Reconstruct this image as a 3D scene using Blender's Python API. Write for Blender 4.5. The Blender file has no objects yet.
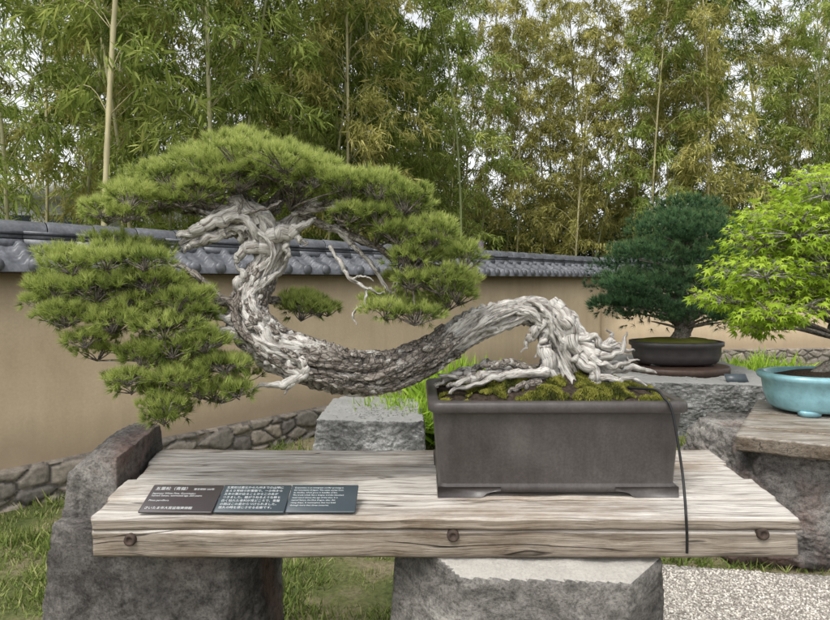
import bpy, math, random
import numpy as np
from mathutils import Vector, Matrix, noise as mn
random.seed(7); rng=np.random.default_rng(11)
EYE=1.4; F=600.0
scene=bpy.context.scene
COL=scene.collection
def m(px,py,D):
    """bearing / drop / distance measurement -> metres"""
    return np.array([(px-415)/F*D, D, EYE-(py-280)/F*D])
# ------------------------------------------------------------ helpers
def link(o,parent=None):
    COL.objects.link(o)
    if parent is not None:
        o.parent=parent
        o.matrix_parent_inverse=Matrix.Translation(-Vector(parent.location))
    return o
def info(o,label=None,cat=None,group=None,kind=None):
    if label:o["label"]=label
    if cat:o["category"]=cat
    if group:o["group"]=group
    if kind:o["kind"]=kind
    return o
def empty(name,loc,label,cat,**k):
    e=bpy.data.objects.new(name,None); e.location=loc; e.empty_display_size=.1
    COL.objects.link(e); return info(e,label,cat,**k)
def npmesh(name,V,loops,starts,totals,mats,parent=None,smooth=False,attrs=None):
    me=bpy.data.meshes.new(name)
    V=np.asarray(V,dtype=np.float32)
    me.vertices.add(len(V)); me.vertices.foreach_set('co',V.ravel())
    me.loops.add(len(loops)); me.loops.foreach_set('vertex_index',np.asarray(loops,dtype=np.int32))
    me.polygons.add(len(starts)); me.polygons.foreach_set('loop_start',np.asarray(starts,dtype=np.int32))
    me.polygons.foreach_set('loop_total',np.asarray(totals,dtype=np.int32))
    me.update(calc_edges=True)
    if smooth: me.polygons.foreach_set('use_smooth',np.ones(len(starts),dtype=bool))
    for k,a in (attrs or {}).items():
        a=np.asarray(a,dtype=np.float32)
        if a.ndim==1:
            at=me.attributes.new(k,'FLOAT','POINT'); at.data.foreach_set('value',a)
        else:
            at=me.attributes.new(k,'FLOAT_VECTOR','POINT'); at.data.foreach_set('vector',a.ravel())
    me.materials.append(mats)
    o=bpy.data.objects.new(name,me); link(o,parent); return o
class MB:
    def __init__(s): s.v=[];s.f=[];s.g=[];s.t=[]
    def add(s,v,f,g=None,t=0.5):
        b=len(s.v); s.v+= [tuple(map(float,x)) for x in v]; s.f+=[tuple(i+b for i in q) for q in f]
        s.g+= [tuple(x) for x in g] if g is not None else [tuple(map(float,x)) for x in v]
        s.t+= list(t) if hasattr(t,'__len__') else [t]*len(v)
    def obj(s,name,mat,parent=None,smooth=True):
        loops=[i for q in s.f for i in q]; tot=[len(q) for q in s.f]
        st=np.concatenate([[0],np.cumsum(tot)[:-1]])
        return npmesh(name,s.v,loops,st,tot,mat,parent,smooth,{'grain':np.array(s.g),'tint':np.array(s.t)})
class SC:
    """scatter of a small template"""
    def __init__(s): s.V=[];s.L=[];s.T=[];s.A=[];s.n=0
    def add(s,tv,tf,P,D,S,sc,tint,tipadd=0.0):
        tv=np.asarray(tv,float); n=len(P); k=len(tv)
        D=D/np.linalg.norm(D,axis=1)[:,None]
        S=S-(S*D).sum(1)[:,None]*D; S/=np.linalg.norm(S,axis=1)[:,None]+1e-9
        N=np.cross(S,D); sc=np.broadcast_to(np.asarray(sc,float),(n,))
        V=P[:,None,:]+sc[:,None,None]*(tv[None,:,0:1]*S[:,None,:]+tv[None,:,1:2]*D[:,None,:]+tv[None,:,2:3]*N[:,None,:])
        s.V.append(V.reshape(-1,3))
        base=(np.arange(n)*k)[:,None]+s.n
        fl=np.concatenate([np.array(f) for f in tf])
        s.L.append((base+fl[None,:]).ravel()); s.T.append(np.tile([len(f) for f in tf],n))
        tt=np.broadcast_to(np.asarray(tint,float),(n,))
        s.A.append((tt[:,None]+tipadd*(tv[None,:,1]-.5)).ravel()); s.n+=n*k
    def obj(s,name,mat,parent=None,smooth=False):
        tot=np.concatenate(s.T); st=np.concatenate([[0],np.cumsum(tot)[:-1]])
        return npmesh(name,np.concatenate(s.V),np.concatenate(s.L),st,tot,mat,parent,smooth,{'tint':np.clip(np.concatenate(s.A),0,1)})
def crom(K,n):
    K=np.asarray(K,float); k=len(K); out=[]
    t=np.linspace(0,k-1-1e-6,n)
    for x in t:
        i=int(x);u=x-i
        p0=K[max(i-1,0)];p1=K[i];p2=K[min(i+1,k-1)];p3=K[min(i+2,k-1)]
        out.append(.5*((2*p1)+(-p0+p2)*u+(2*p0-5*p1+4*p2-p3)*u*u+(-p0+3*p1-3*p2+p3)*u**3))
    return np.array(out)
def frames(P):
    T=np.gradient(P,axis=0); T/=np.linalg.norm(T,axis=1)[:,None]+1e-9
    u=np.cross(T[0],[0,1,0.13]); u/=np.linalg.norm(u)
    U=[]
    for t in T:
        u=u-t*np.dot(u,t); u/=np.linalg.norm(u)+1e-9; U.append(u)
    U=np.array(U); return T,U,np.cross(T,U)
def tube(mb,P,R,seg=10,amp=0.0,freq=1.0,seed=0.0,twist=0.0,dead=0.5,rid=0.0):
    P=np.asarray(P);R=np.asarray(R); n=len(P)
    T,U,W=frames(P); L=np.concatenate([[0],np.cumsum(np.linalg.norm(np.diff(P,axis=0),axis=1))])
    rm=max(R.mean(),1e-4); V=[];G=[];A=[]
    dd=dead if hasattr(dead,'__len__') else [dead]*n
    for i in range(n):
        tw=twist*L[i]
        for j in range(seg):
            a=2*math.pi*j/seg; ca,sa=math.cos(a),math.sin(a)
            ct,st=math.cos(a+tw),math.sin(a+tw)
            r=R[i]
            if amp>0:
                q=Vector((ct*freq+seed,st*freq,L[i]/rm*.35+seed))
                r*=1+amp*mn.noise(q)*1.6
                if rid>0:
                    q2=Vector((ct*freq*3.2+seed,st*freq*3.2,L[i]/rm*.22-seed))
                    r*=1-rid*abs(mn.noise(q2))*2.0
                    q3=Vector((ct*8+seed,st*8,L[i]/rm*.9)); r*=1+rid*.35*mn.noise(q3)
            V.append(P[i]+U[i]*ca*r+W[i]*sa*r)
            G.append((ct*rm+seed*.1,st*rm,L[i]*.14)); A.append(dd[i])
    Fc=[]
    for i in range(n-1):
        for j in range(seg):
            k=(j+1)%seg; Fc.append((i*seg+j,i*seg+k,(i+1)*seg+k,(i+1)*seg+j))
    V.append(P[0]);G.append(G[0]);A.append(dd[0]);V.append(P[-1]);G.append(G[-1]);A.append(dd[-1])
    c0=n*seg;c1=c0+1
    for j in range(seg):
        k=(j+1)%seg; Fc.append((k,j,c0)); Fc.append(((n-1)*seg+j,(n-1)*seg+k,c1))
    mb.add(V,Fc,G,A)
# ------------------------------------------------------------ materials
def newmat(name,rough=.8,spec=.3):
    mt=bpy.data.materials.new(name); mt.use_nodes=True; nt=mt.node_tree
    b=nt.nodes['Principled BSDF']; b.inputs['Roughness'].default_value=rough
    b.inputs['Specular IOR Level'].default_value=spec
    return mt,nt,b
def nd(nt,t,**k):
    n=nt.nodes.new(t)
    for a,v in k.items(): setattr(n,a,v)
    return n
def co(nt,kind='Object',scale=(1,1,1),attr=None):
    if attr:
        s=nd(nt,'ShaderNodeAttribute',attribute_name=attr).outputs['Vector']
    else: s=nd(nt,'ShaderNodeTexCoord').outputs[kind]
    mp=nd(nt,'ShaderNodeMapping'); mp.inputs['Scale'].default_value=scale
    nt.links.new(s,mp.inputs['Vector']); return mp.outputs[0]
def noi(nt,vec,scale,detail=6,rough=.6,dist=0):
    n=nd(nt,'ShaderNodeTexNoise'); n.inputs['Scale'].default_value=scale; n.inputs['Detail'].default_value=detail
    n.inputs['Roughness'].default_value=rough; n.inputs['Distortion'].default_value=dist
    nt.links.new(vec,n.inputs['Vector']); return n.outputs['Fac']
def vor(nt,vec,scale,feature='F1',out='Distance'):
    n=nd(nt,'ShaderNodeTexVoronoi'); n.feature=feature; n.inputs['Scale'].default_value=scale
    nt.links.new(vec,n.inputs['Vector']); return n.outputs[out]
def ramp(nt,fac,stops):
    r=nd(nt,'ShaderNodeValToRGB'); e=r.color_ramp.elements
    while len(e)<len(stops): e.new(.5)
    for i,(p,c) in enumerate(stops):
        e[i].position=p; e[i].color=(c,c,c,1) if not hasattr(c,'__len__') else (*c,1)
    nt.links.new(fac,r.inputs['Fac']); return r.outputs['Color']
def mix(nt,fac,a,b,mode='MIX'):
    x=nd(nt,'ShaderNodeMix'); x.data_type='RGBA'; x.blend_type=mode
    for sock,v in ((x.inputs[0],fac),(x.inputs[6],a),(x.inputs[7],b)):
        if hasattr(v,'links'): nt.links.new(v,sock)
        elif hasattr(v,'__len__'): sock.default_value=(*v,1)
        else: sock.default_value=v
    return x.outputs[2]
def bump(nt,b,h,strength=.5,dist=.01,prev=None):
    n=nd(nt,'ShaderNodeBump'); n.inputs['Strength'].default_value=strength; n.inputs['Distance'].default_value=dist
    nt.links.new(h,n.inputs['Height'])
    if prev: nt.links.new(prev,n.inputs['Normal'])
    nt.links.new(n.outputs[0],b.inputs['Normal']); return n.outputs[0]
def leafmat(name,stops,trans=.35,rough=.62,spec=.18):
    mt,nt,b=newmat(name,rough,spec)
    a=nd(nt,'ShaderNodeAttribute',attribute_name='tint').outputs['Fac']
    c=ramp(nt,a,stops)
    nt.links.new(c,b.inputs['Base Color'])
    tr=nd(nt,'ShaderNodeBsdfTranslucent'); nt.links.new(c,tr.inputs['Color'])
    ms=nd(nt,'ShaderNodeMixShader'); ms.inputs[0].default_value=trans
    nt.links.new(b.outputs[0],ms.inputs[1]); nt.links.new(tr.outputs[0],ms.inputs[2])
    nt.links.new(ms.outputs[0],nt.nodes['Material Output'].inputs['Surface']); return mt
def rockmat(name,c0,c1,c2,tintc=None,sc=1.0,upface=None):
    mt,nt,b=newmat(name,.88,.2)
    v=co(nt); n1=noi(nt,v,2.6*sc,6,.6,.3); n2=noi(nt,v,38*sc,9,.78); n3=noi(nt,v,150*sc,4,.7); n4=noi(nt,co(nt,scale=(1,1,2.4)),9*sc,9,.75,.8)
    wv=nd(nt,'ShaderNodeVectorMath'); wv.operation='MULTIPLY_ADD'
    nz=nd(nt,'ShaderNodeTexNoise'); nz.inputs['Scale'].default_value=6; nz.inputs['Detail'].default_value=6; nt.links.new(v,nz.inputs['Vector'])
    nt.links.new(nz.outputs['Color'],wv.inputs[0]); wv.inputs[1].default_value=(.5,.5,.5); nt.links.new(v,wv.inputs[2])
    vn=vor(nt,wv.outputs[0],2.6*sc,'DISTANCE_TO_EDGE')
    vein=ramp(nt,vn,[(.0,.5),(.008,.85),(.02,1.)])
    c=ramp(nt,n1,[(.36,c0),(.5,c1),(.66,c2)])
    c=mix(nt,1.0,c,ramp(nt,n4,[(.36,.5),(.5,1.0),(.66,1.4)]),'MULTIPLY')
    c=mix(nt,1.0,c,ramp(nt,n2,[(.36,.5),(.5,1.0),(.68,1.3)]),'MULTIPLY')
    c=mix(nt,1.0,c,ramp(nt,n3,[(.36,.6),(.5,1.0),(.66,1.2)]),'MULTIPLY')
    c=mix(nt,.45,c,mix(nt,1.,c,vein,'MULTIPLY'))
    if tintc is not None:
        f=ramp(nt,noi(nt,v,2.1*sc,5,.6,.6),[(.46,0.),(.60,.85)]); c=mix(nt,f,c,mix(nt,1.,tintc,ramp(nt,n2,[(.36,.5),(.5,1.0),(.7,1.5)]),'MULTIPLY'))
    if upface is not None:
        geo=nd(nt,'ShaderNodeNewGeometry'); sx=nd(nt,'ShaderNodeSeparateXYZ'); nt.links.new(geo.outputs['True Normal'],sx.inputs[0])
        c=mix(nt,ramp(nt,sx.outputs[2],[(.72,0.),(.86,.85)]),c,mix(nt,1.,upface,ramp(nt,n3,[(.3,.85),(.7,1.1)]),'MULTIPLY'))  # up-facing faces mixed towards a separate paler colour
    nt.links.new(c,b.inputs['Base Color'])
    p=bump(nt,b,n4,.6,.014); p=bump(nt,b,n2,.8,.010,p); bump(nt,b,n3,.5,.003,p); return mt
def woodmat(name,dark,mid,light,long='x'):
    mt,nt,b=newmat(name,.85,.15)
    v=co(nt)
    warp=noi(nt,co(nt,scale=(1.6,4,4)),1.3,3,.5)
    vm=nd(nt,'ShaderNodeVectorMath'); vm.operation='MULTIPLY_ADD'
    nt.links.new(warp,vm.inputs[0]); vm.inputs[1].default_value=(0,.05,.05); nt.links.new(v,vm.inputs[2])
    def mp_(s):
        mp=nd(nt,'ShaderNodeMapping'); mp.inputs['Scale'].default_value=s; nt.links.new(vm.outputs[0],mp.inputs[0]); return mp.outputs[0]
    g=noi(nt,mp_((1.2,85,85)),1.0,8,.68)
    g2=noi(nt,mp_((3.0,260,260)),1.0,4,.6)
    g3=noi(nt,mp_((.8,16,16)),1.0,2,.45)
    c=ramp(nt,g,[(.28,dark),(.42,mid),(.62,light)])
    c=mix(nt,1.0,c,ramp(nt,g2,[(.32,.5),(.46,1.),(.7,1.1)]),'MULTIPLY')
    msk=ramp(nt,noi(nt,co(nt,scale=(1.5,6,6)),1.7,3,.5),[(.46,1.),(.56,0.)])
    crack=mix(nt,msk,ramp(nt,g3,[(.492,1.),(.4985,.25),(.5015,.25),(.508,1.)]),(1,1,1))
    c=mix(nt,1.0,c,crack,'MULTIPLY')
    st=noi(nt,co(nt,scale=(1,2,2)),2.6,7,.7)
    c=mix(nt,1.0,c,ramp(nt,st,[(.34,(.60,.53,.46)),(.55,(1,1,1))]),'MULTIPLY')
    st2=noi(nt,co(nt,scale=(1.2,9,9)),4.5,6,.7)
    c=mix(nt,1.0,c,ramp(nt,st2,[(.32,(.62,.58,.54)),(.46,(1,1,1)),(.7,(1.08,1.07,1.06))]),'MULTIPLY')
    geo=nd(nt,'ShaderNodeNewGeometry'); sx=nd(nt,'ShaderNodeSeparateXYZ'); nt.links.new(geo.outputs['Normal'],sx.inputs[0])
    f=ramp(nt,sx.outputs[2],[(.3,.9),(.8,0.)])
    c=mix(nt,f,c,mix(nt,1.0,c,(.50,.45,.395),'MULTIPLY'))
    nt.links.new(c,b.inputs['Base Color'])
    p=bump(nt,b,g,.7,.007); p=bump(nt,b,crack,.8,.006,p); bump(nt,b,g2,.6,.003,p); return mt
M={}
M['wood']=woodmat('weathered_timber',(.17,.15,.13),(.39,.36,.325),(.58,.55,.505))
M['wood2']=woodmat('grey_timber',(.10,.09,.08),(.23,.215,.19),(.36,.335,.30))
M['rockA']=rockmat('support_rock',(.065,.06,.056),(.15,.138,.128),(.27,.255,.235),(.16,.105,.09))
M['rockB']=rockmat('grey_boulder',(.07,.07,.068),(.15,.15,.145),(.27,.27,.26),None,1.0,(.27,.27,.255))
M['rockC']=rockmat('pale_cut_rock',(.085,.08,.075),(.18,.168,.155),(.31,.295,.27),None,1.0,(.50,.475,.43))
def barkmat():
    mt,nt,b=newmat('pine_trunk',.88,.15)
    g=co(nt,attr='grain',scale=(1,1,1)); d=nd(nt,'ShaderNodeAttribute',attribute_name='tint').outputs['Fac']
    n1=noi(nt,g,120,8,.72,.3); n2=noi(nt,g,420,5,.6)
    dead=ramp(nt,n1,[(.33,(.08,.065,.055)),(.41,(.30,.27,.24)),(.49,(.56,.53,.49)),(.66,(.74,.72,.68))])
    dead=mix(nt,1.,dead,ramp(nt,n2,[(.35,.5),(.50,1.)]),'MULTIPLY')
    ob=co(nt,attr='grain',scale=(1,1,3.2))
    vc=vor(nt,ob,120,'DISTANCE_TO_EDGE'); n3=noi(nt,ob,60,8,.78)
    bark=ramp(nt,n3,[(.34,(.10,.08,.068)),(.5,(.25,.22,.19)),(.66,(.46,.425,.385))])
    bark=mix(nt,1.,bark,ramp(nt,vc,[(.0,.3),(.10,1.)]),'MULTIPLY')
    big=noi(nt,co(nt),18,6,.7)
    ad=nd(nt,'ShaderNodeMath'); ad.operation='ADD'; nt.links.new(d,ad.inputs[0])
    sb=nd(nt,'ShaderNodeMath'); sb.operation='MULTIPLY_ADD'; nt.links.new(big,sb.inputs[0]); sb.inputs[1].default_value=2.0; sb.inputs[2].default_value=-1.0
    nt.links.new(sb.outputs[0],ad.inputs[1])
    f=ramp(nt,ad.outputs[0],[(.42,0.),(.54,1.)])
    nt.links.new(mix(nt,f,bark,dead),b.inputs['Base Color'])
    h=mix(nt,f,mix(nt,.75,ramp(nt,vc,[(0.,0.),(.15,1.)]),n3),n1)
    p=bump(nt,b,h,1.0,.010); bump(nt,b,n2,.5,.002,p); return mt
M['bark']=barkmat()
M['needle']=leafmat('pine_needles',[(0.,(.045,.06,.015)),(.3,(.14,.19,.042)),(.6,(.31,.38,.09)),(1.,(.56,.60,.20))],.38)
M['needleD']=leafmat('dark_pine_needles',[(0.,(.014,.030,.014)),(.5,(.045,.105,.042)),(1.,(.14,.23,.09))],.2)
M['maple']=leafmat('maple_leaves',[(0.,(.14,.22,.02)),(.5,(.32,.46,.035)),(1.,(.50,.62,.08))],.45)
M['bambooA']=leafmat('bamboo_leaves',[(0.,(.085,.125,.025)),(.5,(.26,.33,.075)),(1.,(.52,.55,.17))],.45)
M['bambooB']=leafmat('bamboo_leaves_yellow',[(0.,(.14,.14,.04)),(.5,(.39,.375,.115)),(1.,(.62,.57,.22))],.45)
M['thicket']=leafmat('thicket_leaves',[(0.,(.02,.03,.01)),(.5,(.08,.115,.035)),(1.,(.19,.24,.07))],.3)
M['grass']=leafmat('grass_blades',[(0.,(.07,.10,.025)),(.45,(.16,.22,.05)),(.7,(.29,.33,.10)),(1.,(.44,.39,.22))],.3)
M['fern']=leafmat('fern_blades',[(0.,(.08,.15,.015)),(.5,(.22,.37,.03)),(1.,(.40,.54,.08))],.4)
M['moss']=leafmat('moss_tufts',[(0.,(.035,.042,.010)),(.5,(.12,.13,.022)),(1.,(.28,.27,.055))],.15,.9)
def culm():
    mt,nt,b=newmat('bamboo_culm',.45,.4); n=noi(nt,co(nt,scale=(3,3,.6)),3,4)
    oi=nd(nt,'ShaderNodeObjectInfo').outputs['Random']
    c=mix(nt,oi,(.20,.24,.09),(.50,.43,.25))
    nt.links.new(mix(nt,1.,c,ramp(nt,n,[(.3,.55),(.7,1.2)]),'MULTIPLY'),b.inputs['Base Color']); return mt
M['culm']=culm()
def simple(name,c,rough=.6,spec=.4,ns=20,var=.25,bs=.0,metal=0,bd=.003):
    mt,nt,b=newmat(name,rough,spec); n=noi(nt,co(nt),ns,6,.65)
    nt.links.new(mix(nt,1.,c,ramp(nt,n,[(.3,1-var),(.7,1+var)]),'MULTIPLY'),b.inputs['Base Color'])
    b.inputs['Metallic'].default_value=metal
    if bs: bump(nt,b,n,bs,bd)
    return mt
def potclay():
    mt,nt,b=newmat('unglazed_dark_clay',.4,.4); v=co(nt); n=noi(nt,v,5,8,.7,.4); n2=noi(nt,v,160,3,.6); s=noi(nt,co(nt,scale=(14,14,1.5)),1.6,5,.65)
    c=ramp(nt,n,[(.35,(.052,.045,.043)),(.55,(.070,.062,.059)),(.7,(.094,.084,.079))])
    c=mix(nt,1.,c,ramp(nt,s,[(.35,.84),(.6,1.08)]),'MULTIPLY')
    c=mix(nt,1.,c,ramp(nt,n2,[(.3,.85),(.7,1.12)]),'MULTIPLY')
    nt.links.new(c,b.inputs['Base Color']); nt.links.new(ramp(nt,n,[(.3,.30),(.7,.5)]),b.inputs['Roughness']); bump(nt,b,n2,.12,.001); return mt
M['pot']=potclay()
M['bluepot']=simple('blue_glaze',(.22,.42,.47),.2,.6,14,.25,.05)
M['darkpot']=simple('dark_oval_clay',(.045,.04,.04),.45,.4,12,.25,.1)
M['soil']=simple('potting_soil',(.045,.034,.025),.95,.1,90,.6,1.,bd=.008)
M['black']=simple('black_rubber',(.012,.012,.013),.5,.3)
M['iron']=simple('rusty_bolt',(.05,.035,.028),.8,.3,60,.5,.5)
M['stand']=simple('dark_wood_stand',(.05,.03,.022),.5,.4,30,.3,.2)
M['plateA']=simple('taupe_plate',(.052,.043,.045),.38,.5,6,.08)
M['plateB']=simple('slate_plate',(.042,.056,.066),.38,.5,6,.08)
M['ink']=simple('white_lettering',(.55,.57,.57),.6,.3,5,.03)
M['white']=simple('pale_facade',(.66,.67,.68),.7,.3,2,.08)
M['glass']=simple('dark_window',(.05,.06,.07),.15,.6,2,.1)
M['postm']=simple('painted_post',(.16,.13,.17),.6,.3,8,.1)
def plaster():
    mt,nt,b=newmat('ochre_plaster',.92,.15)
    v=co(nt); n=noi(nt,v,1.4,8,.65,.5); n2=noi(nt,v,60,5,.7); s=noi(nt,co(nt,scale=(5,5,.7)),1.5,6,.65)
    c=ramp(nt,n,[(.3,(.50,.385,.255)),(.7,(.61,.49,.34))])
    c=mix(nt,1.,c,ramp(nt,s,[(.3,.89),(.6,1.)]),'MULTIPLY')
    c=mix(nt,1.,c,ramp(nt,n2,[(.3,.92),(.7,1.05)]),'MULTIPLY')
    sx=nd(nt,'ShaderNodeSeparateXYZ'); nt.links.new(v,sx.inputs[0])
    ad=nd(nt,'ShaderNodeMath'); ad.operation='MULTIPLY_ADD'; nt.links.new(n,ad.inputs[0]); ad.inputs[1].default_value=-.6; nt.links.new(sx.outputs[2],ad.inputs[2])
    c=mix(nt,ramp(nt,ad.outputs[0],[(.0,.6),(.28,0.)]),c,(.24,.18,.125))
    nt.links.new(c,b.inputs['Base Color']); bump(nt,b,n2,.3,.003); return mt
M['plaster']=plaster()
def tiles():
    mt,nt,b=newmat('kawara_tile',.42,.5); v=co(nt); n=noi(nt,v,7,6,.7); n2=noi(nt,v,60,4,.6)
    c=ramp(nt,n,[(.3,(.05,.054,.062)),(.55,(.10,.105,.118)),(.75,(.19,.195,.21))])
    c=mix(nt,1.,c,ramp(nt,n2,[(.3,.7),(.7,1.2)]),'MULTIPLY')
    nt.links.new(c,b.inputs['Base Color']); bump(nt,b,n2,.2,.003); return mt
M['tile']=tiles()
def masonry():
    mt,nt,b=newmat('rubble_masonry',.9,.2); t=nd(nt,'ShaderNodeAttribute',attribute_name='tint').outputs['Fac']
    v=co(nt); n=noi(nt,v,25,7,.7)
    c=ramp(nt,t,[(0.,(.20,.17,.135)),(.08,(.20,.17,.135)),(.10,(.12,.11,.10)),(.5,(.22,.195,.165)),(1.,(.32,.275,.22))])
    c=mix(nt,1.,c,ramp(nt,n,[(.3,.55),(.7,1.25)]),'MULTIPLY')
    nt.links.new(c,b.inputs['Base Color']); bump(nt,b,n,.5,.01); return mt
M['masonry']=masonry()
def groundm():
    mt,nt,b=newmat('grassy_ground',.95,.1); v=co(nt); n=noi(nt,v,1.6,8,.65); n2=noi(nt,v,45,7,.7)
    c=ramp(nt,n,[(.35,(.08,.105,.035)),(.48,(.14,.15,.06)),(.58,(.23,.195,.125))])
    c=mix(nt,1.,c,ramp(nt,n2,[(.3,.45),(.7,1.3)]),'MULTIPLY')
    nt.links.new(c,b.inputs['Base Color']); bump(nt,b,n2,.8,.02); return mt
M['ground']=groundm()
def gravelm():
    mt,nt,b=newmat('pale_gravel',.9,.2); v=co(nt); d=vor(nt,v,95); cl=vor(nt,v,95,'F1','Color')
    sp=nd(nt,'ShaderNodeSeparateColor'); nt.links.new(cl,sp.inputs[0])
    c=ramp(nt,sp.outputs[0],[(0.,(.26,.235,.21)),(.5,(.42,.39,.35)),(1.,(.58,.55,.50))])
    c=mix(nt,1.,c,ramp(nt,d,[(.2,1.),(.7,.5)]),'MULTIPLY')
    nt.links.new(c,b.inputs['Base Color']); bump(nt,b,d,.8,-.008); return mt
M['gravel']=gravelm()
def pebm():
    mt,nt,b=newmat('gravel_pebbles',.85,.2); t=nd(nt,'ShaderNodeAttribute',attribute_name='tint').outputs['Fac']
    nt.links.new(ramp(nt,t,[(0.,(.21,.185,.16)),(.5,(.43,.395,.35)),(1.,(.66,.63,.57))]),b.inputs['Base Color']); return mt
M['peb']=pebm()
# ------------------------------------------------------------ generic shapes
def ico(sub):
    import bmesh
    bm=bmesh.new(); bmesh.ops.create_icosphere(bm,subdivisions=sub,radius=1)
    v=np.array([x.co[:] for x in bm.verts]); f=[tuple(q.index for q in x.verts) for x in bm.faces]; bm.free(); return v,f
ICO6=ico(6); ICO7=ico(7); ICO1=ico(1)
def rock_into(mb,c,h,seed,extra=10,planes=(),rough=.012,cut=(.78,1.02),hi=True):
    """facetted rock: box planes + random chips + explicit planes (normal, distance in metres)"""
    r=np.random.default_rng(seed); c=np.array(c,float); h=np.array(h,float)
    v,f=ICO7 if hi else ICO6
    N=[np.array(a,float) for a in ((1,.06,.04),(-1,.05,.08),(.05,1,0),(-.04,-1,.09),(.02,-.03,1),(0,0,-1))]
    Dd=[h[0],h[0],h[1],h[1],h[2],h[2]]
    for _ in range(extra):
        n=r.normal(size=3); n/=np.linalg.norm(n); N.append(n); Dd.append(np.dot(np.abs(n),h)*r.uniform(*cut))
    for n,d in planes: N.append(np.array(n,float)); Dd.append(d)
    d=v*h; L=np.linalg.norm(d,axis=1); d=d/L[:,None]
    R=np.full(len(v),1e9)
    for n,dd in zip(N,Dd):
        n=n/np.linalg.norm(n); q=d@n
        R=np.minimum(R,np.where(q>1e-4,dd/np.maximum(q,1e-4),1e9))
    P=c+d*R[:,None]
    out=[]
    for p,dv_ in zip(P,d):
        q=Vector(p*5.3)+Vector((seed,0,0)); ds,_=mn.voronoi(q)
        k=(min(ds[1]-ds[0],.35)-.2)*1.2+mn.noise(Vector(p*13))*.6+mn.noise(Vector(p*37))*.4+mn.noise(Vector(p*90))*.28
        out.append(p+dv_*k*rough)
    mb.add(out,f)
def rock(name,c,h,seed,mat,label,cat='rock',**k):
    mb=MB(); rock_into(mb,c,h,seed,**k); o=mb.obj(name,mat,None,False); info(o,label,cat); return o
def boxv(x0,x1,y0,y1,z0,z1):
    v=[(x0,y0,z0),(x1,y0,z0),(x1,y1,z0),(x0,y1,z0),(x0,y0,z1),(x1,y0,z1),(x1,y1,z1),(x0,y1,z1)]
    f=[(3,2,1,0),(4,5,6,7),(0,1,5,4),(1,2,6,5),(2,3,7,6),(3,0,4,7)]; return v,f
def board(mb,x0f,x1f,y0,y1,z0,z1,seed,amp=.004,cr=.008,n=200):
    sec=[]
    def side(a,b,k):
        for i in range(k): sec.append((a[0]+(b[0]-a[0])*i/k,a[1]+(b[1]-a[1])*i/k))
    side((y0+cr,z1),(y1-cr,z1),14); side((y1-cr,z1),(y1,z1-cr),3); side((y1,z1-cr),(y1,z0+cr),8); side((y1,z0+cr),(y1-cr,z0),2)
    side((y1-cr,z0),(y0+cr,z0),8); side((y0+cr,z0),(y0,z0+cr),2); side((y0,z0+cr),(y0,z1-cr),12); side((y0,z1-cr),(y0+cr,z1),3)
    k=len(sec);V=[]
    for i in range(n):
        te=i/(n-1)
        for (y,z) in sec:
            x=x0f(y)+(x1f(y)-x0f(y))*te
            q=Vector((x*2.3+seed,y*9,z*9)); q2=Vector((x*3+seed,y*70,z*70)); q3=Vector((x*11+seed,y*14,z*14))
            a=amp*mn.noise(q)*1.3; b2=amp*.28*mn.noise(q2)
            dy=(a if y<y0+.5*(y1-y0) else -a); V.append((x+(.006*mn.noise(Vector((y*30,z*30,seed))) if i in(0,n-1) else 0),y+dy*(1 if abs(y-y0)<.02 or abs(y-y1)<.02 else 0)+b2,z+b2+amp*.6*mn.noise(q3)))
    Fc=[(i*k+j,(i+1)*k+j,(i+1)*k+(j+1)%k,i*k+(j+1)%k) for i in range(n-1) for j in range(k)]
    Fc.append(tuple(range(k))); Fc.append(tuple((n-1)*k+j for j in reversed(range(k))))
    mb.add(V,Fc)
def ring(hx,hy,r,power=None,n=8):
    out=[]
    if power:
        for i in range(64):
            a=2*math.pi*i/64; out.append((hx*math.copysign(abs(math.cos(a))**(2/power),math.cos(a)),hy*math.copysign(abs(math.sin(a))**(2/power),math.sin(a))))
        return out
    for cx,cy,a0 in ((hx-r,hy-r,0),(-hx+r,hy-r,90),(-hx+r,-hy+r,180),(hx-r,-hy+r,270)):
        for i in range(n+1):
            a=math.radians(a0+90*i/n); out.append((cx+r*math.cos(a),cy+r*math.sin(a)))
    return out
def loftpot(mb,c,hx,hy,r,prof,power=None):
    V=[];k=None
    for ins,z in prof:
        rr=ring(hx-ins,hy-ins,max(r-ins*.5,.005),power); k=len(rr)
        V+=[(c[0]+x,c[1]+y,c[2]+z) for x,y in rr]
    Fc=[(i*k+j,i*k+(j+1)%k,(i+1)*k+(j+1)%k,(i+1)*k+j) for i in range(len(prof)-1) for j in range(k)]
    Fc.append(tuple(reversed(range(k)))); Fc.append(tuple((len(prof)-1)*k+j for j in range(k)))
    mb.add(V,Fc)
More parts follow.
